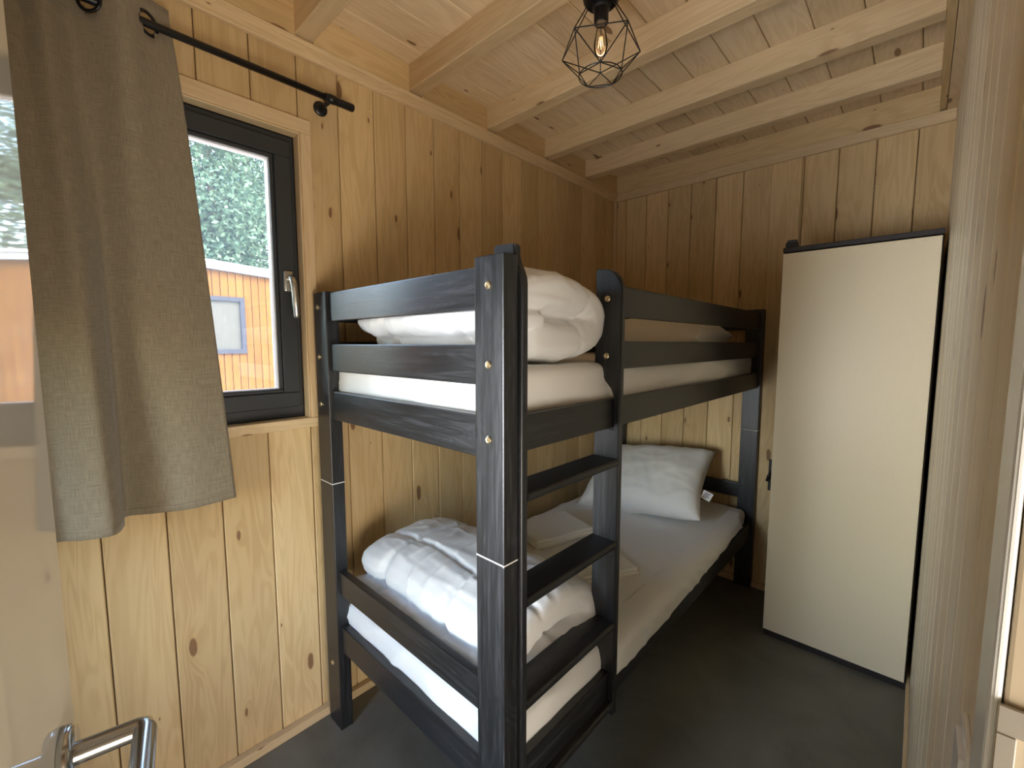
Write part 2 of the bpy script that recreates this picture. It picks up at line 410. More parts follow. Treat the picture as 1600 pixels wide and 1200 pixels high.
while x < RX:
    if x > NX0 - .13 and x < NX1:
        plank((x + .0014, NY - .018, 0), (min(x + .14, RX) - .0014, NY, NZ0), 1, 1, 'plank', wn, 'woodZ'); plank((x + .0014, NY - .018, NZ1), (min(x + .14, RX) - .0014, NY, ZT + .03), 1, 1, 'plank', wn, 'woodZ')
    else: plank((x + .0014, NY - .018, 0), (min(x + .14, RX) - .0014, NY, ZT + .03), 1, 1, 'plank', wn, 'woodZ')
    x += .14
# corridor shell outside the doorway
struct(obj('wall_corridor', boxes([((3.1, -1.6, 0), (3.2, 2.95, 2.508)), ((RX + .12, -1.7, 0), (3.2, -1.6, 2.508)), ((RX + .12, 1.6, 0), (3.1, 1.7, 2.508))]), 'beamZ'))
# --- trims
t = struct(obj('trim_1', boxes([((0, NY, ZT), (.018, FY, ZB - .008)), ((.018, NY, ZT + .034), (.026, FY, ZB - .008))], .002), 'beamY')); 
t = struct(obj('trim_2', boxes([((.02, FY - .018, ZT), (RX, FY, ZB - .008))], .003), 'beamX'))
t = struct(obj('baseboard_left', boxes([((0, NY, 0), (.028, FY - .03, .032))], .004, 2), 'beamY'))
t = struct(obj('baseboard_far', boxes([((.03, FY - .028, 0), (RX, FY, .032))], .004, 2), 'beamX'))
t = struct(obj('baseboard_right', boxes([((RX - .012, .50, 0), (RX, FY - .03, .032))], .003, 2), 'beamY'))
t = struct(obj('trim_3', boxes([((.0, FY - .02, .033), (.02, FY, ZT))], .003), 'beamZ'))
# a vertical cover strip on the far wall beside the wardrobe
t = struct(part('trim_4', (.935, FY - .012, .033), (1.075, FY, ZT), 'woodZ', None, .003))

# ================================================================== WINDOW
win = struct(empty('window_1', (0, (WY0 + WY1) / 2, WZ0)))
def wpart(name, bxs, mat, par=None, bev=0.0, label=None):
    base = parent_world(par or win)
    o = obj(name, boxes([(Vector(a) - base, Vector(b_) - base) for a, b_ in bxs], bev), mat, par or win)
    if label: o['label'] = label
    return o
cw = .036
wpart('casing', [((0, WY0 - cw, WZ1), (.016, WY1 + cw, WZ1 + .047)), ((-.03, WY0, WZ1 - .006), (.012, WY1, WZ1))], 'beamY', bev=.002)
wpart('casing', [((0, WY1, WZ0 - .002), (.016, WY1 + cw, WZ1 - .0005)), ((-.03, WY1 - .006, WZ0), (.012, WY1, WZ1 - .006))], 'beamZ', bev=.002)
wpart('casing', [((0, WY0 - cw, WZ0 - .002), (.016, WY0, WZ1 - .0005)), ((-.03, WY0, WZ0), (.012, WY0 + .006, WZ1 - .006))], 'beamZ', bev=.002)
wpart('sill', [((-.03, WY0 - cw, WZ0 - .027), (.020, WY1 + cw + .004, WZ0 + .007))], 'beamY', bev=.002)
def ring(y0, y1, z0, z1, w, x0, x1):
    return [((x0, y0, z0), (x1, y1, z0 + w)), ((x0, y0, z1 - w), (x1, y1, z1)), ((x0, y0, z0 + w), (x1, y0 + w, z1 - w)), ((x0, y1 - w, z0 + w), (x1, y1, z1 - w))]
ofr = wpart('outer_frame', ring(WY0 + .002, WY1 - .006, WZ0 + .007, WZ1 - .006, .045, -.11, -.034), 'anthracite', bev=.002)
sy0, sy1, sz0, sz1 = WY0 + .024, .618, 1.170, 2.062
sash = wpart('sash', ring(sy0, sy1, sz0, sz1, .052, -.033, -.018) + ring(sy0 + .01, sy1 - .01, sz0 + .01, sz1 - .01, .046, -.09, -.033), 'anthracite', bev=.0025)
wpart('bead', ring(sy0 + .052, sy1 - .052, sz0 + .052, sz1 - .052, .013, -.034, -.024), 'anthracite', sash, .003)
wpart('gasket', ring(sy0 + .062, sy1 - .062, sz0 + .062, sz1 - .062, .006, -.062, -.035), 'seal', sash)
wpart('pane', [((-.058, sy0 + .052, sz0 + .052), (-.054, sy1 - .052, sz1 - .052))], 'glass', sash)
hy, hz = .592, 1.600
hb = obj('handle_base', boxes([((-.001, -.015, -.035), (.012, .015, .035))], .006, 3), 'nickel', sash, Vector((-.018, hy, hz)) - parent_world(sash), True)
hm = tube_me([(.010, 0, .010), (.034, 0, .010), (.044, .0, .0), (.046, .003, -.02), (.044, .006, -.07), (.042, .008, -.118), (.042, .008, -.124)], [.009, .009, .0095, .010, .0105, .009, .005], 12)
hl = obj('handle_lever', hm, 'nickel', sash, Vector((-.018, hy, hz)) - parent_world(sash), True); hl['label'] = 'satin metal window handle lever pointing down'

# ================================================================== DOOR (open, beside the camera)
E0 = Vector((.975, .0000, 0)); hd = Vector((math.sin(math.radians(100.5)), math.cos(math.radians(100.5)), 0))
LEN = .665; hinge = E0 + hd * LEN
ang = math.atan2(-hd.y, -hd.x)     # leaf local +x runs hinge -> free edge
door = struct(empty('door_1', hinge, ang))
# leaf local: x 0..LEN, y: room-side face (towards camera) ; local +y = rotate(x) ccw
lm = boxes([((0, 0, .008), (LEN, .04, 2.03))], .003, 2)
side = Vector((-math.sin(ang), math.cos(ang), 0))      # local +y in world
sg = 1 if side.y > 0 else -1                            # +1: local +y faces the window wall side
leaf = obj('leaf', lm, 'door', door); 
if sg > 0: leaf.location = (0, -.04, 0)
hz_ = 1.020; hx = LEN - .058
rose = obj('rose', lathe([(0, .009), (.024, .009), (.026, .006), (.026, 0), (0, 0)], 28, 'Y'), 'steel', door, (hx, 0, hz_), True)
rose.rotation_euler = (0, 0, math.pi if sg > 0 else 0)
lev = tube_me([(hx, sg * .0, hz_), (hx, sg * .035, hz_), (hx, sg * .052, hz_), (hx - .0015, sg * .0560, hz_), (hx - .008, sg * .058, hz_), (hx - .05, sg * .058, hz_), (hx - .125, sg * .058, hz_)], .0095, 20)
lv = auto_smooth(obj('lever', lev, 'steel', door), 50); lv['label'] = 'polished steel lever handle'
obj('escutcheon', lathe([(0, .007), (.024, .007), (.026, .004), (.026, 0), (0, 0)], 28, 'Y'), 'steel', door, (hx, 0, hz_ - .09), True).rotation_euler = (0, 0, math.pi if sg > 0 else 0)
for z in (.25, 1.8): obj('hinge', tube_me([(-.008, sg * .006, z - .04), (-.008, sg * .006, z + .04)], .006, 12), 'steel', door, None, True)
# frame of the doorway
df = struct(empty('trim_5', (RX, DY1, 0)))
def dpart(name, a, b_, mat, bev=0.0, label=None):
    o = part(name, a, b_, mat, df, bev, 2)
    if label: o['label'] = label
    return o
dpart('casing', (RX - .004, DY1, 0), (RX + .0025, DY1 + .059, 2.11), 'white', .004, 'white painted casing of the doorway')
dpart('casing', (RX - .004, DY0 - .062, 0), (RX + .017, DY0, 2.11), 'white', .004)
dpart('casing', (RX - .004, DY0, 2.05), (RX + .017, DY1, 2.11), 'white', .004)
dpart('jamb', (RX + .003, DY1 + .0005, 0), (RX + .125, DY1 + .022, 2.06), 'beige', .002, 'beige jamb')
dpart('jamb', (RX + .010, DY0 - .022, 0), (RX + .125, DY0, 2.06), 'beige', .002)
dpart('head', (RX + .018, DY0, 2.03), (RX + .125, DY1, 2.05), 'beige', .002)
sp_ = obj('strike_plate', boxes([((-.006, -.0035, -.02), (.044, 0, .0)), ((-.006, -.0035, -.18), (.004, 0, -.02)), ((.022, -.0035, -.09), (.044, 0, -.02)), ((.004, -.0035, -.105), (.044, 0, -.09)), ((.004, -.0035, -.18), (.044, 0, -.16)), ((.026, -.0035, -.16), (.044, 0, -.105))], .0008), 'nickel', df, Vector((RX + .006, DY1, 1.150)) - parent_world(df))
sp_['label'] = 'satin metal strike plate'
obj('screw', lathe([(0, .002), (.0045, .0015), (.0055, 0), (0, 0)], 16, 'Y'), 'steel', sp_, (.012, -.0035, -.010), True)

# light switch on the right wall
sw = empty('light_switch', (RX, .524, 1.018)); tag(sw, 'white plastic light switch low on the wood wall beside the doorway', 'switch')
obj('frame', boxes([((-.0045, -.032, -.036), (0, .032, .036))], .0015, 2), 'plastic', sw)
obj('rocker', boxes([((-.0085, -.024, -.027), (-.004, .022, .027))], .0015, 2), 'plastic', sw)

# ================================================================== BUNK BED
bed = empty('bunk_bed', (.49, 1.68, 0)); tag(bed, 'black stained wooden bunk bed with a fixed ladder against the window wall', 'bunk bed')
def bp(name, a, b_, ax, bev=.003, label=None, par=None):
    o = part(name, a, b_, 'black' + ax, par or bed, bev, 2)
    if label: o['label'] = label
    return o
PX = ((.040, .130), (.856, .944)); PY = ((.651, .696), (2.668, 2.713))
bolt_me = lathe([(0, .001), (.0026, .001), (.0030, .004), (.0068, .0045), (.0085, .003), (.0085, 0), (0, 0)], 20, 'Y'); bolt_me.materials.append(M['brass'])
def bolt(x, y, z, par, mirror=False, axis='Y'):
    o = D.objects.new('bolt', bolt_me); link(o, par); o.location = Vector((x, y, z)) - parent_world(par)
    if mirror: o.rotation_euler.z = math.pi
for i, (x0, x1) in enumerate(PX):
    for j, (y0, y1) in enumerate(PY):
        top = 1.575 if i else 1.562
        lo = bp('lower_post', (x0, y0, 0), (x1, y1, .9095), 'Z')
        up = bp('upper_post', (x0, y0, .9115), (x1, y1, top), 'Z')
        part('joint_washer', (x0 + .0003, y0 + .0003, .9090), (x1 - .0003, y1 - .0003, .9120), 'label', bed)
        f = y0 if j == 0 else y1
        for z in (1.512, 1.345, 1.183): bolt((x0 + x1) / 2 - (.0 if i else .012), f, z, up, j == 1)
        for z in ((.24,) if i == 0 else ()): bolt((x0 + x1) / 2 - .002, f, z, lo, j == 1)
# end rails (cross the bed), near and far
RZ = [(1.464, 1.557), (1.298, 1.388), (1.134, 1.231), (.512, .595), (.300, .392)]
for j, (ya, yb) in enumerate(((.663, .688), (2.676, 2.701))):
    for k, (z0, z1) in enumerate(RZ):
        bp('end_rail', (.130, ya, z0), (.856, yb, z1), 'X', .003)
# long rails, wall side
for z0, z1 in ((1.464, 1.552), (1.318, 1.397), (1.145, 1.231), (.300, .392)):
    bp('side_rail', (.060, .696, z0), (.085, 2.668, z1), 'Y')
# long rails, room side
bp('side_rail', (.905, .696, 1.147), (.930, 2.668, 1.231), 'Y')
bp('side_rail', (.905, .696, .290), (.930, 2.668, .385), 'Y')
bp('guard_rail', (.905, 1.1425, 1.468), (.930, 2.668, 1.556), 'Y')
bp('guard_rail', (.905, 1.1425, 1.316), (.930, 2.668, 1.397), 'Y')
# ladder
def stile_poly(first):
    P = [(.953, .262), (.953, 1.515 if first else 1.535)]
    if first: P += [(.951, 1.530), (.945, 1.546), (.937, 1.560), (.932, 1.575), (.931, 1.598), (.926, 1.603)]
    for k in range(1, 9) if not first else ():
        a = k / 8 * math.pi / 2; P.append((.893 + .060 * math.cos(a), 1.535 + .068 * math.sin(a)))
    P += [(.872, 1.605), (.866, 1.600), (.866, 1.335)]
    for s_ in (.25, .5, .75, 1.0): P.append((.866 + .066 * (s_ * s_ * (3 - 2 * s_)), 1.335 - .10 * s_))
    P += [(.932, 1.145), (.868, 1.143), (.868, .388), (.932, .387), (.932, .262)]
    for k in range(1, 5):
        a = k / 5 * math.pi; P.append((.9425 - .0105 * math.cos(a), .262 - .010 * math.sin(a)))
    return P
for y0 in (.6975, 1.119):
    st = obj('ladder_stile', prism([(a - .49, b_) for a, b_ in stile_poly(y0 < 1)], 'Y', y0 - 1.68, y0 + .0225 - 1.68, .004, 3), 'blackZ', bed)
    auto_smooth(st, 35)
    if y0 > 1: bolt(.907, y0, 1.518, st); bolt(.907, y0, 1.355, st)
def rung_me():
    pr = [(-.085, -.0115), (-.008, -.0115), (-.003, -.009), (0, -.003), (0, .004), (-.003, .0095), (-.008, .0115), (-.085, .0115)]
    return prism(pr, 'Y', -.1993, .1993, 0)
rme = rung_me(); rme.materials.append(M['blackY'])
for zt in (1.058, .810, .556, .300):
    o = D.objects.new('rung', rme); link(o, bed); o.location = Vector((.953, .9195, zt - .0115)) - parent_world(bed); auto_smooth(o, 50)
for zz in (1.190, .325):
    for k in range(14):
        y = .76 + k * .142
        bp('slat', (.086, y, zz), (.904, y + .07, zz + .015), 'X', 0)
    for xx in (.0855, .885): bp('slat_ledge', (xx, .70, zz - .022), (xx + .019, 2.66, zz - .0005), 'Y', 0)

# ================================================================== BEDDING
def fbm(p, o=3):
    return noise.fractal(Vector(p), 1.0, 2.0, o)
def ridge(p, s):
    v = noise.noise(Vector(p) * s); return (1 - abs(v) * 2) ** 3 if abs(v) < .5 else 0
def grid_mesh(name, nu, nv, f, closed_v=False, uv=False):
    vs = [f(i / (nu - 1), j / (nv if closed_v else nv - 1)) for i in range(nu) for j in range(nv)]
    fs = []
    for i in range(nu - 1):
        for j in range(nv if closed_v else nv - 1):
            a, b_ = i * nv + j, i * nv + (j + 1) % nv
            fs.append((a, b_, b_ + nv, a + nv))
    if closed_v: fs.append(tuple(range(nv))[::-1]); fs.append(tuple((nu - 1) * nv + j for j in range(nv)))
    me = D.meshes.new(name); me.from_pydata(vs, [], fs)
    bm = bmesh.new(); bm.from_mesh(me); bmesh.ops.recalc_face_normals(bm, faces=bm.faces); bm.to_mesh(me); bm.free()
    return me
def soft_box(lo, hi, n=(30, 60, 8), p=6.0, disp=None):
    """rounded padded block"""
    lo, hi = Vector(lo), Vector(hi); c = (lo + hi) / 2; h = (hi - lo) / 2
    bm = bmesh.new(); vs = {}
    def V(i, j, k):
        key = (i, j, k)
        if key not in vs:
            q = Vector((i / n[0] * 2 - 1, j / n[1] * 2 - 1, k / n[2] * 2 - 1))
            # round the box edges: pull points with superellipse in metric space
            r = .035 if not hasattr(p, '__len__') else p[0]
            P = Vector((q.x * h.x, q.y * h.y, q.z * h.z)); inner = Vector((max(h.x - r, 0), max(h.y - r, 0), max(h.z - r, 0)))
            C_ = Vector([max(-inner[a], min(inner[a], P[a])) for a in range(3)]); d = P - C_
            if d.length > 1e-9: d = d.normalized() * min(r, h.z)
            P = C_ + d
            if disp: P = P + disp(P, d.normalized() if d.length > 1e-9 else Vector((0, 0, 1 if q.z > 0 else -1)))
            vs[key] = bm.verts.new(P)
        return vs[key]
    for i in range(n[0]):
        for j in range(n[1]):
            bm.faces.new((V(i, j, 0), V(i, j + 1, 0), V(i + 1, j + 1, 0), V(i + 1, j, 0)))
            bm.faces.new((V(i, j, n[2]), V(i + 1, j, n[2]), V(i + 1, j + 1, n[2]), V(i, j + 1, n[2])))
    for i in range(n[0]):
        for k in range(n[2]):
            bm.faces.new((V(i, 0, k), V(i + 1, 0, k), V(i + 1, 0, k + 1), V(i, 0, k + 1)))
            bm.faces.new((V(i, n[1], k), V(i, n[1], k + 1), V(i + 1, n[1], k + 1), V(i + 1, n[1], k)))
    for j in range(n[1]):
        for k in range(n[2]):
            bm.faces.new((V(0, j, k), V(0, j, k + 1), V(0, j + 1, k + 1), V(0, j + 1, k)))
            bm.faces.new((V(n[0], j, k), V(n[0], j + 1, k), V(n[0], j + 1, k + 1), V(n[0], j, k + 1)))
    bmesh.ops.recalc_face_normals(bm, faces=bm.faces)
    me = D.meshes.new('soft'); bm.to_mesh(me); bm.free(); return me, c
def mattress(lo, hi, label, seed, bulge):
    def disp(P, nrm):
        w = .0035 * fbm((P.x * 5 + seed, P.y * 3, P.z * 9)) + .009 * ridge((P.x * .9 + seed, P.y * .45 + P.x * .4, P.z * 1.6 + P.y * .25), 6.0) * (abs(nrm.z) < .8) \
            + .0025 * ridge((P.x * 1.2 + P.y * .6 + seed, P.y * .5, 0), 5.0)
        q = nrm * w
        if P.x > 0 and abs(nrm.z) < .95 and P.z > -.03: q.x += bulge(P.y)
        return q
    me, c = soft_box(lo, hi, (36, 90, 8), (.03,), disp)
    o = obj('mattress', me, 'sheet', None, c, True); tag(o, label, 'mattress'); return o
mattress((.090, .693, 1.2055), (.900, 2.664, 1.336), 'white sheeted mattress on the top bunk', 3, lambda y: 0)
mb = mattress((.090, .693, .3405), (.904, 2.660, .462), 'white sheeted mattress on the bottom bunk', 11, lambda y: 0)
def skirt(a, b_):
    y = 1.1430 + 1.427 * a
    zb = .352 + .075 * max(0, (a - .15) / .85) ** 1.4
    P = spline([(.845, .4635, 0), (.890, .462, 0), (.925, .450, 0), (.940, .425, 0), (.938, zb + .02, 0), (.934, min(zb, .44), 0)], 24)
    p = P[int(round(b_ * 23))]
    fade = min(1, a * 60, (1 - a) * 14) ; w = (.006 * ridge((y * .9 + p.y * 1.6, p.y, 2.2), 9) + .004 * noise.noise(Vector((y * 9, p.y * 14, 0)))) * (b_ ** .7)
    x = .90 + (p.x - .90) * (fade if p.x > .90 else 1)
    return (x + w, y, p.y + .002 * noise.noise(Vector((y * 7, p.x * 20, 1))))
o = obj('sheet_edge', grid_mesh('skirt', 110, 24, skirt), 'sheet', mb, -parent_world(mb), True)
sd = o.modifiers.new('s', 'SOLIDIFY'); sd.thickness = .002; sd.offset = 0

def folded(path, thick, x0, x1, seed, loc_lbl, nseg=90, nx=90, wr=.010, skew=0.0, endp=5.0, wob=.02):
    C_ = spline([(p[0], p[1], 0) for p in path], nseg)      # (y,z)
    nrm = []
    for i in range(nseg):
        t_ = C_[min(i + 1, nseg - 1)] - C_[max(i - 1, 0)]; t_.normalize(); nrm.append(Vector((-t_.y, t_.x, 0)))
    out = []        # outline samples: (centre idx, side, capangle)
    for i in range(nseg): out.append((i, 1, 0))
    for k in range(1, 6): out.append((nseg - 1, 0, k / 6))
    for i in range(nseg - 1, -1, -1): out.append((i, -1, 0))
    for k in range(1, 6): out.append((0, 0, -k / 6))
    nv = len(out)
    def f(a, b_):
        j = int(round(b_ * nv)) % nv; i, s_, cp = out[j]
        e = abs(2 * a - 1); g = max(1 - e ** endp, 0) ** .5
        th = (thick(i / (nseg - 1)) if callable(thick) else thick) * (.22 + .78 * g)
        c = C_[i]; n = nrm[i]
        if s_: d = n * s_
        else:
            a_ = abs(cp) * math.pi; t_ = Vector((n.y, -n.x, 0)) * (1 if cp > 0 else -1)
            d = n * math.cos(a_) + t_ * math.sin(a_) if cp > 0 else -n * math.cos(a_) + t_ * math.sin(a_)
        x = x0 + (x1 - x0) * a
        yy = c.x + d.x * th; zz = c.y + d.y * th
        P = Vector((x, yy, zz))
        sh = wob * noise.noise(Vector((x * 3.1 + seed, zz * 5, 1.3))); ext = wob * noise.noise(Vector((yy * 4, zz * 7, seed + 5.0)))
        wx = x + .05 * noise.noise(Vector((x * 6, yy * 6, zz * 6 + seed)))
        w = wr * .8 * fbm((x * 6 + seed, yy * 6, zz * 6), 3) + wr * .55 * ridge((wx + seed, yy * .22, zz * .3), 15) + wr * .5 * ridge((wx * .2, yy + seed, zz * 1.2), 17)
        # stitched quilting lines
        q = min(abs(((x - x0) / .34) % 1 - .5), abs(((i / nseg) * 3.0) % 1 - .5) * 1.4)
        w -= wr * 1.6 * math.exp(-(q / .035) ** 2)
        return (P.x + ext * (1 if a > .5 else .6) * (1 if a > .5 else -1) * e ** 3 + skew * (zz - 1), yy + sh + d.x * w, zz + d.y * w)
    me = grid_mesh('duvet', nx, nv, f, True)
    return me
def drop(o, zmin):
    pass
# top bunk duvet: folded over, fold towards the pillow
me = folded([(.83, 1.403), (.93, 1.401), (1.01, 1.403), (1.075, 1.425), (1.092, 1.460), (1.07, 1.497), (1.00, 1.515), (.90, 1.520), (.80, 1.512), (.752, 1.485), (.765, 1.450), (.83, 1.447)],
            lambda t: .064 if t < .70 else .064 - .036 * (t - .70) / .30, .20, .895, 2.0, '')
def remesh(o):
    r = o.modifiers.new('r', 'REMESH'); r.mode = 'VOXEL'; r.voxel_size = .0055; r.use_smooth_shade = True
    m = o.modifiers.new('sm', 'SMOOTH'); m.factor = .5; m.iterations = 2
o = obj('duvet', me, 'duvet', None, None, True); remesh(o); tag(o, 'puffy white duvet folded up high on the top bunk', 'duvet')
# bottom bunk duvet
me = folded([(.745, .520), (.88, .520), (1.02, .521), (1.085, .540), (1.11, .580), (1.075, .622), (.97, .642), (.85, .632), (.795, .610)],
            lambda t: .052 + .012 * t, .115, .885, 7.7, '', wob=.03)
o = obj('duvet', me, 'duvet', None, None, True); remesh(o); tag(o, 'puffy white duvet folded in two at the foot of the bottom bunk', 'duvet')

def pillow_me(lx, ly, h, seed, crease=1.0):
    nu, nv = 48, 40; vs = []; fs = []
    for side_ in (1, -1):
        for i in range(nu + 1):
            for j in range(nv + 1):
                u = i / nu * 2 - 1; v = j / nv * 2 - 1
                prof = (max(1 - abs(u) ** 2.6, 0) * max(1 - abs(v) ** 2.6, 0)) ** .45
                x = u * lx / 2 * (1 - .09 * (1 - v * v) * abs(u) ** 3 + .0); y = v * ly / 2 * (1 - .09 * (1 - u * u) * abs(v) ** 3)
                z = side_ * h / 2 * prof
                w = (.004 * fbm((x * 7 + seed, y * 7, side_)) + .005 * ridge((x + seed, y * .4 + x * .3, side_), 11) + .004 * ridge((x * .4, y + seed, side_), 12)) * crease * min(1, prof * 2)
                # gathers running in from the edges
                w += .003 * math.sin((v * 17 + seed) * 1.3) * (abs(u) ** 6) * prof + .003 * math.sin(u * 23 + seed) * (abs(v) ** 6) * prof
                vs.append((x, y, z + w * side_))
    off = (nu + 1) * (nv + 1)
    for s_ in (0, 1):
        for i in range(nu):
            for j in range(nv):
                a = s_ * off + i * (nv + 1) + j; q = (a, a + nv + 1, a + nv + 2, a + 1); fs.append(q if s_ == 0 else q[::-1])
    me = D.meshes.new('pillow'); me.from_pydata(vs, [], fs)
    bm = bmesh.new(); bm.from_mesh(me); bmesh.ops.remove_doubles(bm, verts=bm.verts, dist=1e-4); bm.to_mesh(me); bm.free(); return me
pl = obj('pillow', pillow_me(.67, .53, .20, 1.0, 1.4), 'pillow', None, (.465, 2.325, .622), True)
pl.rotation_euler = (math.radians(28), math.radians(-5), math.radians(8))
tag(pl, 'white pillow with a care tag propped up on the bottom bunk', 'pillow')
tg = obj('care_tag', boxes([((0, -.001, -.045), (.05, .001, .0))], 0), 'label', pl, (.322, -.06, .01)); tg.rotation_euler = (math.radians(-30), math.radians(35), 0)
tg['label'] = 'small white fabric care tag'
obj('print', boxes([((.008 , -.0016, -.011 - k * .008), (.040 - (k % 2) * .008, -.0011, -.007 - k * .008)) for k in range(4)]), 'ink', tg)
pu = obj('pillow', pillow_me(.58, .64, .19, 9.0), 'pillow', None, (.57, 2.20, 1.428), True)
pu.rotation_euler = (math.radians(2), math.radians(2), math.radians(4)); tag(pu, 'white pillow lying flat on the top bunk', 'pillow')

def flat_fold(lo, hi, seed, layers=3):
    bm = bmesh.new(); lo, hi = Vector(lo), Vector(hi); n = layers; hh = (hi.z - lo.z) / n
    for k in range(n):
        ins = .004 * ((k * 37 + seed) % 3)
        bm_box(bm, (lo.x + ins, lo.y + ins * .7, lo.z + k * hh + .0004), (hi.x - ins, hi.y - ins, lo.z + (k + 1) * hh - .0004), hh * .42, 3)
    bmesh.ops.subdivide_edges(bm, edges=[e for e in bm.edges if e.calc_length() > .08], cuts=6, use_grid_fill=True)
    for v in bm.verts:
        v.co.z += .004 * noise.noise(Vector((v.co.x * 9 + seed, v.co.y * 9, 0))); v.co.x += .006 * noise.noise(Vector((v.co.y * 8, seed, 1))); v.co.y += .006 * noise.noise(Vector((v.co.x * 8, seed, 3)))
    me = D.meshes.new('fold'); bm.to_mesh(me); bm.free(); return me
o = auto_smooth(obj('folded_towel', flat_fold((-.165, -.19, 0), (.165, .19, .030), 3, 2), 'towel', None, (.56, 1.50, .4630)), 60); o.rotation_euler.z = math.radians(-30)
tag(o, 'large folded white towel flat on the bottom mattress, beneath the small one', 'towel')
o = auto_smooth(obj('folded_sheet', flat_fold((-.12, -.16, 0), (.12, .16, .042), 5, 3), 'towel', None, (.345, 1.60, .4940)), 60); o.rotation_euler.z = math.radians(-18)
tag(o, 'small thick folded white linen near the wall on the bottom mattress', 'linen')

# ================================================================== WARDROBE
wd = empty('wardrobe', (1.355, 2.49, 0)); tag(wd, 'tall beige wardrobe with black edges in the far right corner', 'wardrobe')
WXa, WXb, WYf = 1.100, 1.612, 2.279
part('carcass', (WXa + .006, WYf + .022, .03), (WXb, FY - .032, 1.790), 'blackfr', wd, .001)
part('door', (WXa, WYf, .030), (WXb - .005, WYf + .018, 1.786), 'melamine', wd, .0012)['label'] = 'plain beige door'
part('plinth', (WXa + .004, WYf + .006, 0), (WXb, FY - .032, .029), 'blackfr', wd)
part('top_panel', (WXa - .002, WYf + .002, 1.7915), (WXb, FY - .032, 1.812), 'blackfr', wd, .001)
br = obj('roller_bracket', boxes([((0, 0, 0), (.046, .03, .026)), ((.004, .004, .026), (.042, .026, .036))], .004, 2), 'black', wd, Vector((WXa + .002, WYf + .02, 1.812)) - parent_world(wd))
ft = empty('metal_fitting', (1.02, FY - .012, .67)); tag(ft, 'small black metal fitting on the far wall, half hidden behind the wardrobe', 'fitting')
obj('plate', boxes([((-.022, -.006, -.09), (.03, 0, .085))], .003), 'black', ft)
obj('hook', tube_me([(0, -.006, .03), (0, -.03, .03), (-.012, -.038, .0), (-.02, -.036, -.03)], .008, 10), 'black', ft, None, True)

# ================================================================== CURTAIN AND ROD
RXc, RZc = .088, 2.197
rod = empty('curtain_rod', (RXc, .32, RZc)); tag(rod, 'black metal curtain rod mounted above the window', 'curtain rod')
obj('rod', tube_me([(0, -.78, 0), (0, .43, 0)], .0100, 16), 'black', rod, None, True)
auto_smooth(obj('end_cap', lathe([(0, -.002), (.0105, -.002), (.0130, 0), (.0130, .095), (.011, .099), (0, .099)], 20, 'Y'), 'black', rod, (0, .375, 0)), 40).rotation_euler.z = math.pi
for yb in (.398, -.70):
    bk = obj('bracket', tube_me([(-RXc + .004, 0, 0), (0, 0, 0)], .0075, 12), 'black', rod, (0, yb, 0), True)
    auto_smooth(obj('rose', lathe([(0, .010), (.018, .010), (.023, .006), (.024, 0), (0, 0)], 28, 'X'), 'black', bk, (-RXc + .0005, 0, 0)), 40)
    obj('collar', lathe([(0.0102, -.013), (.0145, -.011), (.0145, .011), (.0102, .013)], 20, 'Y'), 'black', bk, None, True)
top = [(.066, .292), (.088, .243), (.134, .188), (.088, .136), (.050, .098), (.074, .05), (.045, .012), (.088, -.03), (.150, -.07), (.088, -.11), (.05, -.15), (.088, -.19), (.14, -.23), (.088, -.27)]
bot = [(.090, .375), (.108, .268), (.075, .190), (.045, .130), (.120, .118), (.176, .094), (.165, .045), (.130, .003), (.150, -.04), (.19, -.07), (.12, -.12), (.08, -.17), (.14, -.22), (.16, -.26)]
NU, NVc = 180, 70
ts = spline([(a, b_, 0) for a, b_ in top], NU); bs = spline([(a, b_, 0) for a, b_ in bot], NU)
Z0c, Z1c = .930, 2.262
def curt(a, b_):
    i = int(round(a * (NU - 1))); t_ = (1 - b_)          # b_=0 top, 1 bottom
    k = b_ ** .85
    k = min(1, max(0, (b_ - .02) / .98)) ** .8
    p = ts[i].lerp(bs[i], k); z = Z1c + (Z0c - Z1c) * b_
    p = p + Vector((1, 0, 0)) * (.0045 * noise.noise(Vector((p.y * 9, z * 2.2, 4)))) * (.3 + b_)
    # crease in the lower middle
    dy, dz = p.y - .175, z - (1.10)
    q = dy * .72 - dz * .69; r_ = dy * .69 + dz * .72
    p = p + Vector((1, 0, 0)) * (-.010 * math.exp(-(q / .010) ** 2) * math.exp(-(r_ / .035) ** 2))
    p = p + Vector((1, 0, 0)) * .003 * math.exp(-((z - 1.125 - .15 * (p.y - .2)) / .006) ** 2) * (p.y > .15)
    return (p.x, p.y, z)
cm = grid_mesh('curtain', NU, NVc, curt)
uvl = cm.uv_layers.new(name='UVMap')
cu = [0.0]
for i in range(1, NU): cu.append(cu[-1] + (ts[i] - ts[i - 1]).length)
for lp in cm.loops:
    vi = lp.vertex_index; uvl.data[lp.index].uv = (cu[vi // NVc] * 1.0, (vi % NVc) / (NVc - 1) * 1.31)
ct = empty('curtain', (.09, .08, .93)); tag(ct, 'beige linen eyelet curtain hanging in front of the window', 'curtain')
fo = obj('fabric', cm, 'linen', ct, -parent_world(ct), True)
sd = fo.modifiers.new('s', 'SOLIDIFY'); sd.thickness = .0016; sd.offset = 0
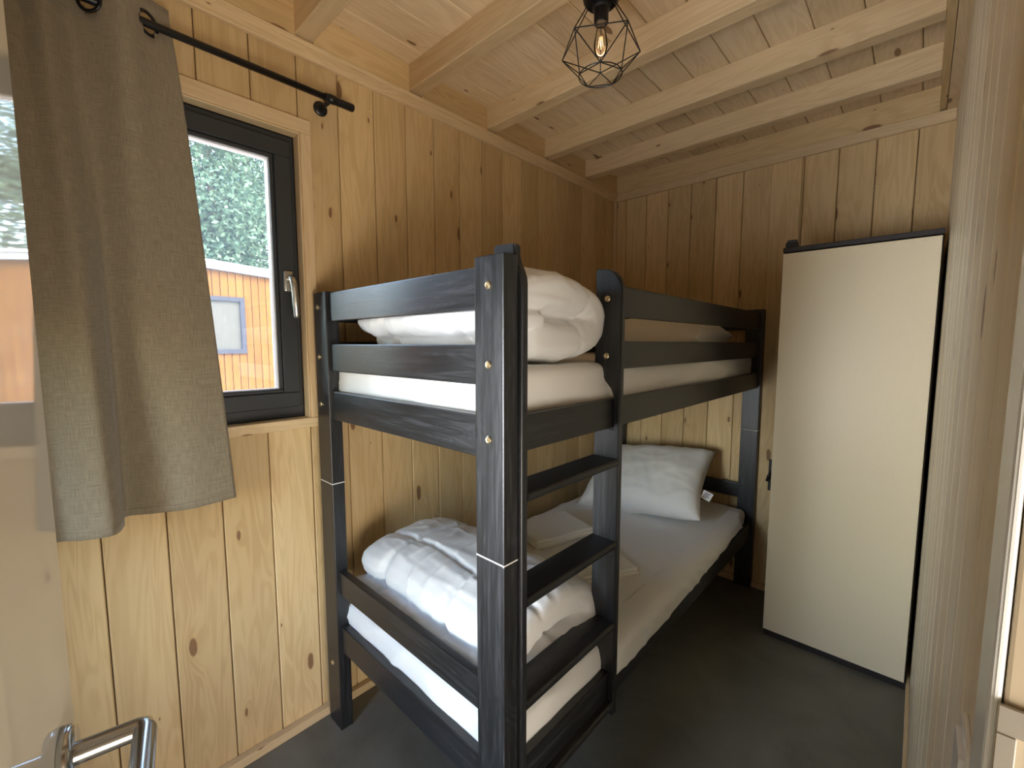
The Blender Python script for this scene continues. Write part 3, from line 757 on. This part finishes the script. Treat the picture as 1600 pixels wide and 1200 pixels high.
# hem stitching
hemc = [Vector(curt(i / (NU - 1), 1 - .018 / 1.31)) + Vector((.0014, 0, 0)) for i in range(NU)]
obj('hem', tube_me(hemc, .0009, 4), 'linen', ct, -parent_world(ct), True)
for idx in (1, 3, 7, 9, 11, 13):
    x_, y_ = top[idx]; i = int(round(idx / (len(top) - 1) * (NU - 1)))
    tdir = (ts[min(i + 1, NU - 1)] - ts[max(i - 1, 0)]).normalized(); nn = Vector((-tdir.y, tdir.x, 0))
    rg = []
    for k in range(36):
        a = 2 * math.pi * k / 36; rg.append(tdir * math.cos(a) * .026 + Vector((0, 0, 1)) * math.sin(a) * .026)
    bmr = bmesh.new()
    tube_me(rg, .0045, 8, True, bm=bmr)
    for v in bmr.verts:
        dd = v.co.dot(nn); v.co -= nn * dd * .25
    bmesh.ops.recalc_face_normals(bmr, faces=bmr.faces); mr = D.meshes.new('e'); bmr.to_mesh(mr); bmr.free()
    obj('eyelet', mr, 'black', ct, Vector((x_, y_, RZc + .0)) - parent_world(ct), True)
# cut real holes for the eyelets
def cut_holes():
    bm = bmesh.new(); bm.from_mesh(cm)
    kill = []
    for f_ in bm.faces:
        c_ = f_.calc_center_median()
        for idx in (1, 3, 7, 9, 11, 13):
            x_, y_ = top[idx]
            if (c_ - Vector((x_, y_, RZc))).length < .026: kill.append(f_); break
    bmesh.ops.delete(bm, geom=kill, context='FACES'); bm.to_mesh(cm); bm.free()
cut_holes()

# ================================================================== CEILING LAMP
LX, LY = .79, 1.245
lamp = empty('ceiling_lamp', (LX, LY, 2.49)); tag(lamp, 'black wire cage ceiling lamp with a clear filament bulb', 'lamp')
auto_smooth(obj('canopy', lathe([(0, 0), (.056, 0), (.056, -.047), (.053, -.055), (.046, -.062), (0, -.062)], 36), 'black', lamp), 40)
auto_smooth(obj('socket', lathe([(0, -.055), (.030, -.055), (.028, -.075), (.022, -.080), (.022, -.118), (.019, -.122), (0, -.122)], 28), 'black', lamp), 40)
bulb = obj('bulb', lathe([(.012, -.122), (.013, -.132), (.016, -.150), (.020, -.170), (.0215, -.184), (.019, -.199), (.013, -.210), (.006, -.214), (0, -.215)], 28), 'bulb', lamp, None, True)
bmf = bmesh.new()
for k in range(4):
    a = k * math.pi / 2 + .4; tube_me([(math.cos(a) * .004, math.sin(a) * .003, -.158), (math.cos(a) * .008, math.sin(a) * .008, -.190)], .0009, 5, bm=bmf)
mf = D.meshes.new('f'); bmf.to_mesh(mf); bmf.free(); obj('filament', mf, 'filament', bulb)
wz0, wz1, wz2 = -.062, -.190, -.270
n5 = 5; a0 = math.radians(-22)
TP = [(math.cos(a0 + k * 2 * math.pi / n5) * .042, math.sin(a0 + k * 2 * math.pi / n5) * .042, wz0) for k in range(n5)]
MP = [(math.cos(a0 + k * 2 * math.pi / n5) * .128, math.sin(a0 + k * 2 * math.pi / n5) * .128, wz1) for k in range(n5)]
BP = [(math.cos(a0 + (k + .5) * 2 * math.pi / n5) * .066, math.sin(a0 + (k + .5) * 2 * math.pi / n5) * .066, wz2) for k in range(n5)]
bmw = bmesh.new()
for k in range(n5):
    k1 = (k + 1) % n5
    for a_, b_ in ((TP[k], MP[k]), (TP[k], TP[k1]), (MP[k], MP[k1]), (MP[k], BP[k]), (MP[k1], BP[k]), (BP[k], BP[k1]), ):
        tube_me([a_, b_], .0017, 6, bm=bmw)
    q = [a_ * .5 + b_ * .5 for a_, b_ in zip(TP[k], TP[k1])]
    tube_me([q, BP[k]], .0017, 6, bm=bmw) if False else None
tube_me([(math.cos(a) * .066, math.sin(a) * .066, wz2) for a in [2 * math.pi * k / 40 for k in range(40)]], .0017, 6, True, bm=bmw)
bmesh.ops.recalc_face_normals(bmw, faces=bmw.faces); mw = D.meshes.new('cage'); bmw.to_mesh(mw); bmw.free()
obj('wire_cage', mw, 'black', lamp)
pl_ = D.lights.new('bulb_glow', 'POINT'); pl_.energy = .12; pl_.color = (1, .6, .3); pl_.shadow_soft_size = .02
po = D.objects.new('bulb_glow', pl_); link(po, lamp); po.location = (0, 0, -.175)

# ================================================================== OUTSIDE
def quad_ground():
    vs = []; fs = []; n = 40
    for i in range(n + 1):
        for j in range(n + 1):
            x_ = -.25 - i / n * 40; y_ = -20 + j / n * 44
            z_ = -.35 + max(0, (-x_ - 9)) * .22 + .25 * noise.noise(Vector((x_ * .2, y_ * .2, 0))) * (1 if x_ < -6 else 0)
            vs.append((x_, y_, z_))
    for i in range(n):
        for j in range(n): a = i * (n + 1) + j; fs.append((a, a + 1, a + n + 2, a + n + 1))
    me = D.meshes.new('ground'); me.from_pydata(vs, [], fs); return me
tag(obj('ground', quad_ground(), 'grass', None, None, True), None, None, kind='structure')
b = NB('bounce_gravel'); tc = b.n('ShaderNodeTexCoord')
b.l(b.mix(b.noise(tc.outputs['Object'], 60, 3), (.52, .48, .41), (.70, .66, .58)), b.p.inputs['Base Color']); b.p.inputs['Roughness'].default_value = .9; M['bounce_gravel'] = b.m
struct(part('bounce_yard', (-5.0, -9, -.5), (-.21, 13, -.22), 'bounce_gravel'))  # unseen pale ground, added to bounce sunlight up to the ceiling
cb = empty('cabin', (-6.2, 1.0, -.35)); tag(cb, 'neighbouring cabin clad in orange vertical boards seen through the window', 'cabin')
def rz_(y_): return 2.40 - .065 * (y_ - 1.46)
CB0, CB1 = -2.6, 5.8
def cworld(name, me, mat): return obj(name, me, mat, cb, -parent_world(cb))
cworld('wall', prism([(CB0, -.35), (CB1, -.35), (CB1, rz_(CB1) - .06), (CB0, rz_(CB0) - .06)], 'X', -7.4, -5.03), 'backing')
cy0, cy1, cz0, cz1 = 1.22, 1.885, 1.262, 1.99
y = CB0
while y < CB1 - .02:
    y1 = y + .088; zt = rz_(y1) - .05
    if y1 <= cy0 + .02 or y >= cy1 - .02 : plank((-5.025, y + .003, -.30), (-5.0, y1 - .003, zt), 0, 1, 'board', cb, 'larch', .004)
    else:
        plank((-5.025, y + .003, -.30), (-5.0, y1 - .003, cz0), 0, 1, 'board', cb, 'larch', .004); plank((-5.025, y + .003, cz1), (-5.0, y1 - .003, zt), 0, 1, 'board', cb, 'larch', .004)
    y += .088
cwn = obj('window', boxes(ring(cy0, cy1, cz0, cz1, .055, .0, .05)), 'greyframe', cb, Vector((-5.02, 0, 0)) - parent_world(cb))
cwn['label'] = 'grey framed window of the cabin'
obj('pane', boxes([((.012, cy0 + .05, cz0 + .05), (.018, cy1 - .05, cz1 - .05))]), 'cabin_pane', cwn)
def slab(lo, hi, xa, xb, ex=.1): return prism([(CB0 - ex, rz_(CB0 - ex) + lo), (CB1 + ex, rz_(CB1 + ex) + lo), (CB1 + ex, rz_(CB1 + ex) + hi), (CB0 - ex, rz_(CB0 - ex) + hi)], 'X', xa, xb)
cworld('roof', slab(-.075, -.002, -7.5, -4.93), 'roof')
cworld('roof_edge', slab(-.0, .03, -7.52, -4.91), 'roofedge')['label'] = 'white metal roof edge'

import numpy as np
def tree(x, y, z, h, r, leaf, n, label, seed, clipr=2.25):
    rs = np.random.RandomState(seed)
    t_ = empty('tree', (x, y, z)); tag(t_, label, 'tree', 'trees behind the cabin')
    obj('trunk', tube_me([(0, 0, -.3), (.05, .03, h * .3), (-.04, .05, h * .6), (0, 0, h * .85)], [.17, .14, .10, .04], 10), 'bark', t_, None, True)
    # clumps over an ellipsoidal crown
    nc = 90; cl = rs.normal(size=(nc, 3)); cl /= np.linalg.norm(cl, axis=1)[:, None]; cl *= (rs.rand(nc, 1) ** .4)
    cl = cl * np.array([r, r, h * .47]) + np.array([0, 0, h * .55])
    ci = rs.randint(0, nc, n); off = rs.normal(size=(n, 3)) * (.30 * r / 1.6)
    P = cl[ci] + off; P[:, :2] = np.clip(P[:, :2], -clipr, clipr)
    a = rs.normal(size=(n, 3)); a /= np.linalg.norm(a, axis=1)[:, None]; b2 = np.cross(a, rs.normal(size=(n, 3))); b2 /= np.linalg.norm(b2, axis=1)[:, None]
    s_ = .045 + .04 * rs.rand(n, 1)
    V = np.stack([P - a * s_, P + b2 * s_ * .55, P + a * s_, P - b2 * s_ * .55], 1).reshape(-1, 3)
    me = D.meshes.new('foliage'); me.vertices.add(4 * n); me.vertices.foreach_set('co', V.astype('f').ravel())
    me.loops.add(4 * n); me.loops.foreach_set('vertex_index', np.arange(4 * n, dtype='i')); me.polygons.add(n)
    me.polygons.foreach_set('loop_start', np.arange(0, 4 * n, 4, dtype='i')); me.polygons.foreach_set('loop_total', np.full(n, 4, dtype='i'))
    me.update(calc_edges=True)
    f_ = obj('foliage', me, leaf, t_); f_['kind'] = 'stuff'
for i, (x, y, h, r, c_, lab) in enumerate((
        (-12.2, 3.3, 7.2, 2.0, 0, 'leafy green tree directly above the cabin roof edge, seen through the window'),
        (-12.2, -1.3, 7.0, 2.0, 1, 'darker green tree behind the cabin, to the left of the tree over its roof edge'),
        (-12.2, 7.9, 7.4, 2.0, 2, 'yellowish green tree behind the cabin, to the right of the tree over its roof edge'),
        (-16.9, 1.0, 10.5, 2.1, 1, 'tall bluish green tree in the second row, behind and left of the cabin roof edge'),
        (-16.9, 5.6, 10.8, 2.1, 0, 'tallest green tree in the second row, behind the middle of the cabin'),
        (-16.9, 10.2, 10.4, 2.1, 1, 'tall bluish green tree at the right end of the second row'))):
    tree(x, y, -.35 + max(0, (-x - 9)) * .22, h, r, 'leaf%d' % c_, 26000, lab, i + 1)
